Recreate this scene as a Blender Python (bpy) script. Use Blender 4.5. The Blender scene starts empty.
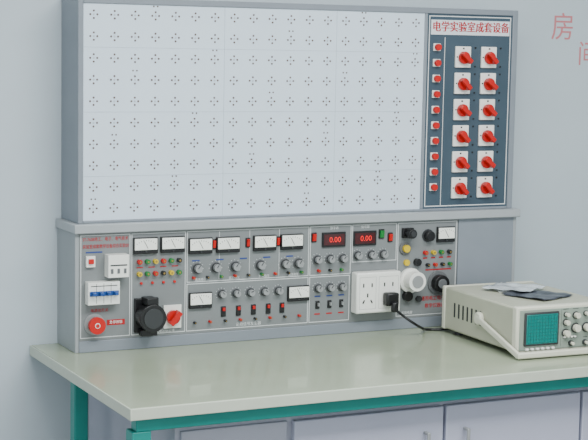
import bpy, bmesh, math, random
from mathutils import Vector, Matrix
random.seed(4)
col=bpy.context.scene.collection

# ------------------------------------------------------------ materials
def lin(c):
    o=[]
    for v in c:
        v/=255.0
        o.append(v/12.92 if v<=.04045 else ((v+.055)/1.055)**2.4)
    return (*o,1)
MATS={}
def mat(name,rgb,rough=.5,metal=0,noise=0,scale=20,bump=0,emit=0,trans=0,coat=0,spec=.5):
    if name in MATS: return MATS[name]
    m=bpy.data.materials.new(name);m.use_nodes=True
    nt=m.node_tree;b=nt.nodes['Principled BSDF']
    b.inputs['Base Color'].default_value=lin(rgb)
    b.inputs['Roughness'].default_value=rough
    b.inputs['Metallic'].default_value=metal
    b.inputs['Specular IOR Level'].default_value=spec
    b.inputs['Coat Weight'].default_value=coat
    if trans: b.inputs['Transmission Weight'].default_value=trans
    if emit:
        b.inputs['Emission Color'].default_value=lin(rgb);b.inputs['Emission Strength'].default_value=emit
    if noise or bump:
        tc=nt.nodes.new('ShaderNodeTexCoord');n=nt.nodes.new('ShaderNodeTexNoise')
        n.inputs['Scale'].default_value=scale;n.inputs['Detail'].default_value=5
        nt.links.new(tc.outputs['Object'],n.inputs['Vector'])
        if noise:
            r=nt.nodes.new('ShaderNodeValToRGB')
            lo=[max(0,v-noise) for v in rgb];hi=[min(255,v+noise) for v in rgb]
            r.color_ramp.elements[0].position=.3;r.color_ramp.elements[1].position=.7
            r.color_ramp.elements[0].color=lin(lo);r.color_ramp.elements[1].color=lin(hi)
            nt.links.new(n.outputs['Fac'],r.inputs['Fac']);nt.links.new(r.outputs['Color'],b.inputs['Base Color'])
        if bump:
            bp=nt.nodes.new('ShaderNodeBump');bp.inputs['Strength'].default_value=bump;bp.inputs['Distance'].default_value=.004
            nt.links.new(n.outputs['Fac'],bp.inputs['Height']);nt.links.new(bp.outputs['Normal'],b.inputs['Normal'])
    MATS[name]=m;return m
wallm=mat('wall_paint',(184,195,202),.9,noise=3,scale=2.5,bump=.1)
ceilm=mat('ceiling_paint',(215,215,212),.9,noise=2)
floorm=mat('floor_terrazzo',(140,138,132),.5,noise=12,scale=60)
frame=mat('frame_grey',(128,135,143),.4,noise=3,scale=8,spec=.35)
sidem=mat('side_panel_grey',(150,155,158),.5,noise=3,scale=8,spec=.35)
ledgem=mat('ledge_grey',(160,165,168),.4,noise=2)
board=mat('pegboard_white',(208,222,234),.35,noise=2,scale=3)
seam=mat('seam_grey',(180,193,205),.6)
hole=mat('hole_brown',(98,82,78),.7)
swp=mat('switch_panel_blue_grey',(62,78,90),.5,noise=3,scale=6,spec=.3)
white=mat('white_plastic',(236,236,230),.35,coat=.2)
line=mat('white_print',(215,218,218),.6)
red=mat('red_plastic',(190,18,14),.35,spec=.4)
redp=mat('red_print',(170,14,24),.6)
bluep=mat('blue_print',(36,62,130),.6)
wallred=mat('wall_red_paint',(196,120,124),.8)
conm=mat('console_panel_grey',(122,126,127),.5,noise=3,scale=6,spec=.3)
black=mat('black_plastic',(14,14,16),.35)
dark=mat('dark_grey',(46,48,50),.5)
knobm=mat('knob_grey',(96,98,100),.35)
knobc=mat('knob_cap_silver',(150,152,153),.35,metal=.2)
meterf=mat('meter_face',(245,246,238),.3,coat=.3)
ledd=mat('led_window_red',(60,4,6),.15)
ledr=mat('led_digits',(215,24,20),.4,emit=1.2)
blue=mat('breaker_blue',(22,70,140),.4)
green=mat('green_plastic',(14,120,50),.4)
yellow=mat('yellow_plastic',(210,180,20),.4)
brass=mat('brass',(170,140,80),.3,metal=.9)
tabm=mat('table_laminate',(158,167,144),.25,noise=3,scale=5,coat=.25)
tabe=mat('table_edge',(188,194,178),.4,noise=2)
teal=mat('teal_paint',(8,126,118),.35,noise=4,scale=10,spec=.35)
cabm=mat('cabinet_grey',(168,170,184),.5,noise=3,scale=4)
cabd=mat('cabinet_door_grey',(176,178,196),.45,noise=3,scale=4)
scb=mat('scope_case_beige',(176,177,158),.45,noise=3,scale=12)
scf=mat('scope_front_grey_green',(138,150,138),.45,noise=2)
scfr=mat('scope_bezel_ivory',(208,207,190),.4)
scs=mat('scope_screen_teal',(6,118,112),.12,coat=.3)
scg=mat('scope_graticule',(4,72,70),.4)
sheet=mat('plastic_sheet',(205,212,216),.12,coat=1,noise=16,scale=15)
bookd=mat('booklet_dark',(52,56,66),.3,noise=26,scale=18)
paper=mat('paper_white',(222,224,222),.6,noise=6,scale=20)

# ------------------------------------------------------------ mesh builder
def empty(name,loc=(0,0,0),rotz=0):
    e=bpy.data.objects.new(name,None);e.location=loc;e.rotation_euler=(0,0,rotz);e.empty_display_size=.05
    col.objects.link(e);return e
class P:
    def __init__(s,parent,name,m,bevel=0):
        s.bm=bmesh.new();s.parent=parent;s.name=name;s.m=m;s.bevel=bevel
    def box(s,x0,x1,y0,y1,z0,z1,rot=None):
        M=Matrix.Translation(((x0+x1)/2,(y0+y1)/2,(z0+z1)/2))
        if rot: M=M@rot
        M=M@Matrix.Diagonal((abs(x1-x0),abs(y1-y0),abs(z1-z0),1))
        bmesh.ops.create_cube(s.bm,size=1,matrix=M);return s
    def cyl(s,c,r,d,axis='Y',r2=None,seg=24,rot=None):
        R={'Z':Matrix.Identity(4),'Y':Matrix.Rotation(math.pi/2,4,'X'),'X':Matrix.Rotation(math.pi/2,4,'Y')}[axis]
        M=Matrix.Translation(c)@(rot or Matrix.Identity(4))@R
        bmesh.ops.create_cone(s.bm,cap_ends=True,segments=seg,radius1=r,radius2=r if r2 is None else r2,depth=d,matrix=M);return s
    def done(s,smooth=True):
        me=bpy.data.meshes.new(s.name)
        bmesh.ops.recalc_face_normals(s.bm,faces=s.bm.faces)
        if smooth:
            for f in s.bm.faces: f.smooth=True
            for e in s.bm.edges:
                if len(e.link_faces)==2 and e.calc_face_angle(0)>.6: e.smooth=False
                elif len(e.link_faces)<2: e.smooth=False
        s.bm.to_mesh(me);s.bm.free();me.materials.append(s.m)
        o=bpy.data.objects.new(s.name,me);col.objects.link(o)
        if s.parent: o.parent=s.parent
        if s.bevel:
            b=o.modifiers.new('bevel','BEVEL');b.width=s.bevel;b.segments=2;b.limit_method='ANGLE'
        return o
def text(parent,name,body,size,x,y,z,m,align='CENTER',sx=1,rotz=0,flat=False,ext=.0003):
    cu=bpy.data.curves.new(name,'FONT');cu.body=body;cu.size=size;cu.align_x=align;cu.align_y='CENTER'
    cu.extrude=ext;cu.resolution_u=3
    t=bpy.data.objects.new(name+'_tmp',cu);col.objects.link(t)
    bpy.context.view_layer.update()
    me=bpy.data.meshes.new_from_object(t.evaluated_get(bpy.context.evaluated_depsgraph_get()))
    bpy.data.objects.remove(t)
    o=bpy.data.objects.new(name,me);me.materials.clear();me.materials.append(m);col.objects.link(o)
    o.parent=parent;o.location=(x,y,z);o.rotation_euler=(0 if flat else math.pi/2,0,rotz);o.scale=(sx,1,1)
    return o
def curve(parent,name,pts,r,m):
    cu=bpy.data.curves.new(name,'CURVE');cu.dimensions='3D';cu.bevel_depth=r;cu.bevel_resolution=4;cu.resolution_u=16
    sp=cu.splines.new('BEZIER');sp.bezier_points.add(len(pts)-1)
    for i,p in enumerate(pts):
        b=sp.bezier_points[i];b.co=p;b.handle_left_type=b.handle_right_type='AUTO'
    cu.materials.append(m);o=bpy.data.objects.new(name,cu);col.objects.link(o);o.parent=parent;return o

W=1.5;D=.158;FL=-.78
# ------------------------------------------------------------ room
def plain(name,m,*b):
    return P(None,name,m).box(*b).done(False)
plain('wall_back',wallm,-3,4.2,D+.002,D+.12,FL,2.2)
plain('wall_left',wallm,-3.12,-3,-6,D+.12,FL,2.2)
plain('wall_right',wallm,4.2,4.32,-6,D+.12,FL,2.2)
plain('floor',floorm,-3.12,4.32,-6,D+.12,FL-.1,FL)
plain('ceiling',ceilm,-3.12,4.32,-6,D+.12,2.2,2.3)
wn=empty('wall_writing')
text(wn,'character_1','房',.100,1.795,D+.0015,.975,wallred)
text(wn,'character_2','间',.090,1.905,D+.0015,.885,wallred)

# ------------------------------------------------------------ table
t=empty('workbench_table')
XL,XR,YF=-.094,1.95,-.712
P(t,'table_top',tabm,.003).box(XL,XR,YF+.004,D,-.026,0).done()
P(t,'edge_banding',tabe,.003).box(XL-.002,XR+.002,YF,YF+.006,-.031,-.0005).box(XL-.003,XL+.001,YF,D,-.031,-.0005).done()
fr=P(t,'steel_frame',teal,.003)
fr.box(XL+.02,XR-.02,YF+.02,YF+.06,-.066,-.0262)
fr.box(XL+.05,XR-.05,D-.06,D-.02,-.066,-.0262)
for x,s_ in ((XL+.01,1),(XR-.06,-1)):
    fr.box(x+.05*s_,x+.05*s_+.03,YF+.06,D-.06,-.060,-.0262)
    fr.box(x,x+.05,YF+.02,YF+.07,FL+.02,-.066)
    fr.box(x+.01,x+.05,-.20,-.16,FL+.02,-.0262)
    fr.box(x+.015,x+.04,YF+.07,-.20,FL+.12,FL+.16)
fr.done()
ft=P(t,'levelling_feet',dark)
for x in (XL+.035,XR-.035):
    for y in (YF+.045,-.18): ft.cyl((x,y,FL+.01),.022,.02,'Z')
ft.done()
c=empty('storage_cabinet')
P(c,'carcass',cabm,.003).box(0.06,1.80,YF+.10,D-.08,FL,-.067).done()
dr=P(c,'doors',cabd,.003)
for a,b in ((.395,.86),(.87,1.33),(1.34,1.79)):
    dr.box(a,b,YF+.078,YF+.10,FL+.05,-.095)
dr.done()
P(c,'side_door',cabm,.003).box(.075,.38,YF+.09,YF+.10,FL+.05,-.095).done()
hd=P(c,'door_handles',knobc,.002)
for x in (.80,.93,1.40):
    hd.box(x-.005,x+.005,YF+.052,YF+.059,-.26,-.16).box(x-.005,x+.005,YF+.057,YF+.079,-.168,-.16).box(x-.005,x+.005,YF+.057,YF+.079,-.26,-.252)
hd.done()

# ------------------------------------------------------------ training console
k=empty('electrical_training_console')
zb,zt=.377,1.027
XC0,XC1=-.012,W+.012
lo=P(k,'lower_housing',sidem,.002)
lo.box(XC0,0,-.012,D,0,.35).box(W,XC1,-.012,D,0,.35).box(0,W,D-.01,D,0,.35)
lo.box(0,W,.0,D-.01,0,.01)
lo.done()
P(k,'base_strip',frame,.002).box(0,W,-.014,.0,0,.034).done()
P(k,'ledge',ledgem,.003).box(XC0-.006,XC1+.006,-.026,D,.350,zb).done()
P(k,'control_panel',conm,.001).box(0,1.285,-.012,0,.034,.350).done()
P(k,'blank_panel',frame,.001).box(1.287,W,-.012,0,.034,.350).done()
uh=P(k,'upper_housing',frame,.002)
uh.box(0,.016,0,D,zb,zt).box(W-.02,W,0,D,zb,zt).box(.016,W-.02,0,D,zt-.018,zt).box(.016,W-.02,0,D,zb,zb+.008)
uh.box(.016,W-.02,D-.01,D,zb+.008,zt-.018)
uh.box(1.146,1.157,.0,.02,zb+.008,zt-.018)
uh.done()
P(k,'pegboard',board).box(.016,1.146,.004,.014,zb+.008,zt-.018).done()
sm=P(k,'pegboard_seams',seam)
sm.box(.016+1.13*7/18-.0006,.016+1.13*7/18+.0006,.0033,.006,zb+.009,zt-.019)
sm.box(.016+1.13*13/18-.0006,.016+1.13*13/18+.0006,.0033,.006,zb+.009,zt-.019)
for z in (zb+.012+.62*.2,zb+.012+.62*.5,zb+.012+.62*.8): sm.box(.018,1.145,.0033,.006,z-.0006,z+.0006)
sm.done()
ho=P(k,'pegboard_sockets',hole);ri=P(k,'socket_rings',seam)
for i in range(18):
    for j in range(10):
        x=.016+1.13*(i+.5)/18;z=zb+.012+.62*(j+.5)/10
        for a,b in ((.0105,0),(-.0105,0),(0,.0105),(0,-.0105)):
            ho.cyl((x+a,.0036,z+b),.0030,.0012,'Y',seg=8)
        ri.cyl((x,.0037,z),.0030,.0010,'Y',seg=10)
        if (i*7+j*5)%11==0:
            for a in (-.006,.006): ho.cyl((x+a,.0036,z+.027),.0026,.001,'Y',seg=6)
ho.done(False);ri.done(False)
P(k,'switch_panel',swp).box(1.157,W-.02,.004,.014,zb+.008,zt-.018).done()
ln=P(k,'switch_panel_border',line)
x0,x1,z0,z1=1.163,W-.026,zb+.014,zt-.024
def rect(p,x0,x1,z0,z1,y,w=.002,h=.001):
    p.box(x0,x1,y-h,y,z0,z0+w).box(x0,x1,y-h,y,z1-w,z1).box(x0,x0+w,y-h,y,z0+w,z1-w).box(x1-w,x1,y-h,y,z0+w,z1-w)
rect(ln,x0,x1,z0,z1,.0038,.003)
ln.box(1.2225,1.2245,.0028,.0038,z0+.004,.935)
ln.done()
P(k,'title_plate',mat('title_plate_grey',(214,219,224),.5)).box(1.170,1.468,.0015,.0038,.943,.990).done()
TT='电学实验室成套设备'
for i,ch in enumerate(TT):
    for n,dx in enumerate((-.0010,0,.0010)):
        text(k,'title_char_%d_%d'%(i,n),ch,.035,1.190+i*.0325+dx,.0012-.0001*n,.9665,redp,sx=.92)
pl=P(k,'rotary_switch_plates',white,.002);kn=P(k,'rotary_switch_knobs',red,.002);pr=P(k,'switch_markings',black)
for i in range(6):
    z=.873-i*.0845
    for x in (1.2905,1.389):
        pl.box(x-.029,x+.029,-.004,.004,z-.034,z+.034)
        pr.box(x-.003,x+.003,-.0046,-.004,z+.025,z+.030).box(x-.026,x-.021,-.0046,-.004,z-.002,z+.002).box(x+.021,x+.026,-.0046,-.004,z-.002,z+.002)
        kn.cyl((x,-.010,z-.002),.020,.012)
        kn.box(x-.022,x+.022,-.034,-.012,z-.0095,z+.0055,rot=Matrix.Rotation(math.radians(random.choice((45,42,48,38))),4,'Y'))
    for x in (1.34,1.437): pr.cyl((x,.003,z+.03),.003,.002).cyl((x,.003,z-.03),.003,.002)
pl.done();kn.done();pr.done()
a=P(k,'push_button_bezels',white,.001);b=P(k,'push_buttons',red)
for i in range(10):
    z=.903-i*.0498
    a.box(1.180,1.206,-.001,.004,z-.012,z+.012);b.cyl((1.193,-.006,z),.0105,.011)
a.done();b.done()

# ---- lower control panel details
F=-.012
g=P(k,'panel_outlines',line);gb=P(k,'blue_labels',bluep);gr_=P(k,'red_labels',redp)
for r_ in ((.004,.156,.042,.344),(.160,.331,.042,.344),(.335,.742,.190,.344),(.335,.742,.042,.186),(.746,.890,.190,.344),(.894,1.055,.225,.344),(1.059,1.280,.042,.344),(.746,.888,.042,.186)):
    rect(g,*r_,F,.0020,.0006)
for x in (.44,.54,.64): g.box(x-.0006,x+.0006,F-.0006,F,.196,.34)
for i in range(5): gb.box(.352+i*.078,.376+i*.078,F-.0008,F,.253,.257)
for i in range(4): gr_.box(.176+i*.037,.196+i*.037,F-.0008,F,.241,.244)
for i in range(3): gb.box(.765+i*.042,.785+i*.042,F-.0008,F,.122,.126);gr_.box(.765+i*.042,.785+i*.042,F-.0008,F,.066,.070)
for i in range(4): gr_.box(1.155+i*.030,1.170+i*.030,F-.0008,F,.225,.229)
gr_.box(1.165,1.262,F-.0008,F,.186,.190)
gb.box(.020,.070,F-.0008,F,.292,.296)
text(k,'panel_heading_1','ST-760B电工、电子、电气技术',.0130,.010,F-.0006,.331,redp,'LEFT',sx=.80)
text(k,'panel_heading_2','实验室成套教学设备综合实验台',.0130,.010,F-.0006,.310,redp,'LEFT',sx=.78)
text(k,'power_label','电源总开关',.011,.062,F-.0006,.122,redp)
P(k,'estop_label',redp).box(.085,.140,F-.001,F,.077,.093).done()
text(k,'estop_label_text','急停按钮',.010,.1125,F-.0014,.085,white)
text(k,'output_label','交流电源输出端',.010,.262,F-.0006,.048,line)
text(k,'signal_label','函数信号发生器',.012,.54,F-.0006,.052,line)
for i,x in enumerate((.38,.49,.59,.69)): text(k,'dc_label_%d'%i,'直流稳压',.009,x,F-.0006,.197,line)
for i,(x,z,s) in enumerate(((1.10,.052,'实验电源'),(.83,.336,'数字表'),(.94,.336,'信号源'))): text(k,'sub_label_%d'%i,s,.010,x,F-.0006,z,line)
text(k,'company_text_1','通用电工电子实验',.016,1.272,F-.0006,.094,redp,'RIGHT',sx=.95)
text(k,'company_text_2','教学仪器设备厂',.016,1.272,F-.0006,.070,redp,'RIGHT',sx=.95)
Wp=P(k,'white_fittings',white,.0015);Bp=P(k,'black_fittings',black,.0015);Rp=P(k,'red_fittings',red,.001)
Bl=P(k,'breaker_toggles',blue,.001);Gp=P(k,'green_terminals',green);Yp=P(k,'yellow_terminals',yellow);Dp=P(k,'dark_fittings',dark,.001)
Mf=P(k,'meter_faces',meterf,.001);Nd=P(k,'meter_needles',black);Kb=P(k,'knob_skirts',knobm,.001);Kc=P(k,'knob_caps',knobc,.001)
Br=P(k,'brass_contacts',brass)
def meter(x,z,w=.076,h=.048):
    Bp.box(x-w/2,x+w/2,F-.010,F,z-h/2,z+h/2)
    Mf.box(x-w/2+.003,x+w/2-.003,F-.013,F-.010,z-h*.26,z+h/2-.003)
    Nd.box(x-.0006,x+.0006,F-.0142,F-.013,z-h*.2,z+h*.30,rot=Matrix.Rotation(-.5,4,'Y'))
    for i in range(-4,5):
        a=i*.17;R=h*.95
        Nd.box(x+R*math.sin(a)-.0005,x+R*math.sin(a)+.0005,F-.0136,F-.013,z-h*.62+R*math.cos(a)-.002,z-h*.62+R*math.cos(a)+.002,rot=Matrix.Rotation(a,4,'Y'))
    Dp.cyl((x,F-.012,z-h*.38),.0030,.004)
def knob(x,z,r=.0145,ang=.6):
    Kb.cyl((x,F-.002,z),r*1.2,.004,seg=28)
    Kc.cyl((x,F-.012,z),r*.78,.018,r2=None)
    Dp.cyl((x,F-.006,z),r,.006)
    Nd.box(x-.0008,x+.0008,F-.0225,F-.021,z,z+r*.7,rot=Matrix.Rotation(ang,4,'Y'))
    for i in range(-4,5):
        a=i*.55;R=r*1.42
        g.cyl((x+R*math.sin(a),F-.0004,z+R*math.cos(a)),.0011,.001,seg=6)
def term(p,x,z,r=.006):
    p.cyl((x,F-.007,z),r,.014,seg=14);Br.cyl((x,F-.0145,z),r*.45,.002,seg=8)
def rocker(x,z,w=.018,h=.030,p=None):
    Bp.box(x-w/2,x+w/2,F-.004,F,z-h/2,z+h/2);(p or Rp).box(x-w/2+.003,x+w/2-.003,F-.009,F-.003,z-h/2+.004,z+h/2-.004,rot=Matrix.Rotation(.15,4,'X'))
# section 1
Wp.box(.077,.140,F-.035,F,.222,.288);Dp.box(.083,.134,F-.0362,F-.035,.256,.260)
Kb.box(.084,.092,F-.037,F-.035,.234,.248).box(.104,.112,F-.037,F-.035,.234,.248).box(.124,.132,F-.037,F-.035,.234,.248)
Wp.box(.019,.046,F-.010,F,.252,.284);Rp.box(.025,.040,F-.016,F-.009,.262,.276)
Wp.box(.018,.114,F-.03,F,.144,.210);Bl.box(.022,.110,F-.034,F-.03,.170,.184)
for i in range(4): Bl.box(.027+i*.022,.038+i*.022,F-.050,F-.033,.173,.182)
Nd.box(.026,.106,F-.0308,F-.03,.198,.200)
for i in range(3): Nd.box(.0425+i*.022,.0432+i*.022,F-.0312,F-.03,.148,.206)
Kc.cyl((.046,F-.002,.083),.031,.004,seg=32)
Dp.cyl((.046,F-.009,.083),.018,.014);Rp.cyl((.046,F-.024,.083),.024,.016,r2=.025,seg=32);Wp.cyl((.046,F-.0325,.083),.008,.001,seg=20);Rp.cyl((.046,F-.0332,.083),.006,.001,seg=20)
# section 2
meter(.201,.308);meter(.287,.308)
for i,x in enumerate((.183,.208,.233,.258,.283,.308)):
    term((Rp,Gp,Yp,Rp,Gp,Bp)[i],x,.260,.007);term((Yp,Gp,Rp,Bp,Yp,Gp)[i],x,.224,.007)
for i in range(4): Rp.cyl((.19+i*.035,F-.003,.196),.004,.006,seg=10)
# industrial socket
Bp.box(.168,.242,F-.012,F,.050,.152)
Bp.cyl((.205,F-.035,.100),.037,.05,seg=36);Bp.cyl((.205,F-.062,.100),.041,.010,seg=36)
Dp.cyl((.205,F-.068,.100),.030,.004,seg=32)
Bp.box(.188,.222,F-.060,F-.008,.138,.158)
Bp.box(.180,.230,F-.035,F-.01,.043,.062)
Wp.box(.261,.317,F-.006,F,.056,.126)
Rp.cyl((.289,F-.012,.090),.021,.012,seg=28);Rp.box(.266,.312,F-.036,F-.014,.082,.098,rot=Matrix.Rotation(math.radians(-50),4,'Y'))
# section 3 top
for x in (.376,.466,.588,.680): meter(x,.300)
for x in (.421,.533,.634): rocker(x,.303,.015)
for x in (.367,.428,.491,.575,.659,.705): knob(x,.232)
for i in range(9): term((Rp,Bp,Gp)[i%3],.355+i*.045,.204,.0042)
# section 3 bottom
meter(.378,.135,.074,.048);meter(.706,.138,.074,.048)
for i in range(5): knob(.448+i*.0475,.150,.0125,ang=i-.8)
for i,x in enumerate((.455,.505,.555,.605,.652)):
    Bp.box(x-.008,x+.008,F-.004,F,.080,.112);Rp.box(x-.004,x+.004,F-.009,F-.003,.098,.108)
for i in range(8): term((Bp,Rp)[i%2],.36+i*.05,.068,.004)
# section 4
rocker(.758,.310)
P(k,'led_bezels',black,.001).box(.786,.868,F-.006,F,.278,.324).box(.896,.978,F-.006,F,.278,.324).done()
P(k,'led_windows',ledd).box(.791,.863,F-.007,F-.006,.284,.318).box(.901,.973,F-.007,F-.006,.284,.318).done()
text(k,'led_digits_1','0.00',.024,.830,F-.0074,.300,ledr);text(k,'led_digits_2','0.00',.024,.940,F-.0074,.300,ledr)
rocker(.998,.312,.02,.03,Gp);rocker(1.030,.300,.018,.03)
for x in (.770,.815,.860,.912,.962,1.005): knob(x,.240 if x<.9 else .247,.013)
for i in range(3): term((Rp,Bp,Gp)[i],.775+i*.04,.205,.0045)
for i in range(3):
    knob(.775+i*.042,.150,.0125);Bp.box(.768+i*.042,.782+i*.042,F-.004,F,.085,.110);Kc.box(.773+i*.042,.777+i*.042,F-.014,F-.004,.094,.104)
sp=P(k,'mains_socket_plate',white,.005).box(.893,1.052,F-.040,F,.066,.196);sp.done()
rect(Kc,.903,.962,.080,.182,F-.0402,.0008,.0004);rect(Kc,.972,1.043,.080,.182,F-.0402,.0008,.0004)
Nd.box(.915,.919,F-.0412,F-.040,.150,.162).box(.945,.949,F-.0412,F-.040,.150,.162)
Nd.box(.930,.934,F-.0412,F-.040,.118,.130).box(.916,.920,F-.0412,F-.040,.098,.110,rot=Matrix.Rotation(.5,4,'Y')).box(.944,.948,F-.0412,F-.040,.098,.110,rot=Matrix.Rotation(-.5,4,'Y'))
Nd.box(.990,.994,F-.0412,F-.040,.150,.162).box(1.02,1.024,F-.0412,F-.040,.150,.162)
# section 5
Bp.box(1.072,1.112,F-.012,F,.296,.328);Bp.cyl((1.092,F-.026,.312),.015,.03);Dp.cyl((1.092,F-.042,.312),.009,.004)
Kb.cyl((1.086,F-.003,.262),.021,.006);Yp.cyl((1.086,F-.010,.262),.012,.012);Yp.cyl((1.092,F-.004,.216),.010,.008)
Bp.cyl((1.130,F-.008,.216),.012,.016);Bp.cyl((1.170,F-.012,.300),.016,.022);Dp.cyl((1.170,F-.002,.300),.021,.004)
meter(1.235,.302,.066,.050)
for i in range(4): term((Rp,Yp,Gp,Bp)[i],1.16+i*.03,.245,.007)
for i in range(4): term((Bp,Rp,Bp,Gp)[i],1.17+i*.028,.205,.006)
Wp.cyl((1.106,F-.006,.158),.040,.012,seg=36);Wp.cyl((1.106,F-.032,.160),.029,.042,r2=.031,seg=32);Kc.cyl((1.106,F-.0545,.160),.020,.003)
Bp.cyl((1.095,F-.010,.108),.016,.018);Dp.cyl((1.140,F-.006,.096),.010,.01)
Kb.cyl((1.212,F-.003,.145),.038,.006,seg=32);Bp.cyl((1.212,F-.018,.145),.027,.028,seg=32);Kb.cyl((1.212,F-.0325,.145),.016,.002)
for p in (g,gb,gr_,Wp,Bp,Rp,Bl,Gp,Yp,Dp,Mf,Nd,Kb,Kc,Br): p.done()

# ------------------------------------------------------------ power cord
pc=empty('power_cord')
q=P(pc,'plug',black,.006);q.box(.985,1.030,F-.072,F-.0405,.090,.132);q.box(.998,1.020,F-.088,F-.068,.072,.105);q.done()
curve(pc,'cable',[(1.010,F-.082,.080),(1.040,F-.125,.050),(1.09,F-.115,.022),(1.14,F-.06,.0055),(1.20,F-.075,.0055),(1.27,F-.04,.0055),(1.40,F-.035,.0055)],.0042,black)

# ------------------------------------------------------------ oscilloscope
s=empty('oscilloscope',(1.165,-.535,0),math.radians(-2))
SW,SD,SH,z0=.33,.43,.148,.014
P(s,'case',scb,.006).box(0,SW,.02,SD,z0,SH).done()
P(s,'front_bezel',scfr,.005).box(-.004,SW+.004,-.004,.022,z0-.003,SH+.003).done()
P(s,'rear_bezel',scfr,.005).box(-.003,SW+.003,SD-.012,SD+.008,z0-.002,SH+.002).done()
P(s,'front_panel',scf,.001).box(.006,SW-.006,-.006,-.003,z0+.007,SH-.007).done()
P(s,'screen_bezel',dark,.004).box(.020,.140,-.012,-.005,.034,.134).done()
P(s,'screen',scs,.003).box(.026,.134,-.0135,-.011,.040,.128).done()
gr=P(s,'graticule',scg)
for i in range(11): gr.box(.030+i*.0100-.0003,.030+i*.0100+.0003,-.0141,-.0135,.044,.124)
for i in range(9): gr.box(.030,.130,-.0141,-.0135,.044+i*.010-.0003,.044+i*.010+.0003)
gr.done()
kk=P(s,'knobs',scfr,.001);kd=P(s,'knob_bases',dark,.001);kb=P(s,'buttons',white,.001)
kg=P(s,'panel_printing',dark)
for x,z,r in ((.165,.122,.007),(.165,.098,.009),(.165,.066,.011),(.200,.118,.010),(.200,.080,.013),(.235,.122,.007),(.238,.080,.013),(.272,.118,.009),(.275,.076,.012),(.308,.120,.010),(.308,.090,.007),(.308,.062,.010)):
    kd.cyl((x,-.008,z),r*1.15,.004);kk.cyl((x,-.016,z),r*.85,.016)
for x in (.185,.235,.295): kd.cyl((x,-.010,.035),.008,.010);kk.cyl((x,-.018,.035),.005,.010)
for x in (.165,.2,.238,.275,.308): kg.box(x-.010,x+.010,-.0064,-.006,.137,.1385).box(x-.008,x+.008,-.0064,-.006,.0495,.051)
kg.box(.150,.1508,-.0064,-.006,.028,.138).box(.2555,.2563,-.0064,-.006,.028,.138)
for i in range(4): kb.box(.158+i*.012,.165+i*.012,-.014,-.006,.052,.057)
for i in range(6): kb.box(.026+i*.018,.036+i*.018,-.014,-.006,.022,.028)
kk.done();kd.done();kb.done();kg.done()
vt=P(s,'side_vents',dark)
for i in range(7): vt.box(-.0006,.001,.20+i*.026,.209+i*.026,.060,.105)
vt.done()
hn=P(s,'carrying_handle',scfr,.004)
ang=Matrix.Rotation(math.radians(17),4,'X')
for x in (-.017,SW+.007):
    hn.box(x,x+.010,-.035,.215,.040,.060,rot=ang)
    hn.cyl((x+.005+(.004 if x<0 else -.004),.200,.084),.020,.016,'X',seg=24)
hn.box(-.017,SW+.017,-.040,-.022,.004,.022)
hn.done()
sf=P(s,'feet',dark)
for x in (.03,SW-.03):
    for y in (.05,SD-.05): sf.cyl((x,y,z0/2),.014,z0,'Z')
sf.done()
def wavy(name,m,x0,x1,y0,y1,z,amp,rot,seed,th=.0012):
    bm=bmesh.new();n=14;rnd=random.Random(seed);ph=[rnd.uniform(0,6) for _ in range(4)]
    R=Matrix.Rotation(rot,3,'Z');cx,cy=(x0+x1)/2,(y0+y1)/2;V=[]
    for i in range(n+1):
        for j in range(n+1):
            v=R@Vector((x0+(x1-x0)*i/n-cx,y0+(y1-y0)*j/n-cy,0))
            h=amp*(1+math.sin(i*.9+ph[0]+j*.3)*.6+math.sin(j*1.1+ph[1])*.4)
            V.append(bm.verts.new((v.x+cx,v.y+cy,z+h)))
    for i in range(n):
        for j in range(n):
            a=i*(n+1)+j;f=bm.faces.new((V[a],V[a+n+1],V[a+n+2],V[a+1]));f.smooth=True
    me=bpy.data.meshes.new(name);bm.to_mesh(me);bm.free();me.materials.append(m)
    o=bpy.data.objects.new(name,me);col.objects.link(o);so=o.modifiers.new('s','SOLIDIFY');so.thickness=th;so.offset=1;return o
mb=empty('instruction_booklet')
for nm,m,*a in (('cover',bookd,1.275,1.425,-.45,-.29,SH+.002,.003,.35,1),('inner_page',paper,1.29,1.42,-.30,-.17,SH+.001,.002,-.3,5)):
    o=wavy(nm,m,*a);o.parent=mb
o=wavy('plastic_sleeve',sheet,1.27,1.42,-.33,-.18,SH+.008,.004,.5,3)

# ------------------------------------------------------------ lights
def area(name,loc,rot,size,sy,power,colr=(1,1,1)):
    l=bpy.data.lights.new(name,'AREA');l.shape='RECTANGLE';l.size=size;l.size_y=sy;l.energy=power;l.color=colr
    o=bpy.data.objects.new(name,l);o.location=loc;o.rotation_euler=rot;col.objects.link(o)
area('ceiling_light',(.5,-2.0,2.15),(0,0,0),2.8,1.0,150,(.97,1,1))
area('left_fill_light',(-2.9,-2.9,.9),(0,math.radians(-90),0),1.5,2.2,45,(.93,.97,1))  # soft fill added from the left; no window is modelled in that wall
w=bpy.data.worlds.new('world');bpy.context.scene.world=w;w.use_nodes=True
w.node_tree.nodes['Background'].inputs[0].default_value=(.88,.96,1,1);w.node_tree.nodes['Background'].inputs[1].default_value=1.8

# ------------------------------------------------------------ camera
C=Vector((-1.3731,-4.1876,.8959));yaw,pitch,roll,f=-.4587,-.1132,.0183,1523.26
fw=Vector((-math.sin(yaw)*math.cos(pitch),math.cos(yaw)*math.cos(pitch),math.sin(pitch)))
r=Vector((math.cos(yaw),math.sin(yaw),0));u=r.cross(fw)
r2=math.cos(roll)*r+math.sin(roll)*u;u2=-math.sin(roll)*r+math.cos(roll)*u
cd=bpy.data.cameras.new('camera');cam=bpy.data.objects.new('camera',cd);col.objects.link(cam)
M=Matrix((r2,u2,-fw)).transposed().to_4x4();M.translation=C;cam.matrix_world=M
cd.sensor_width=36;cd.lens=f/588*36
bpy.context.scene.camera=cam
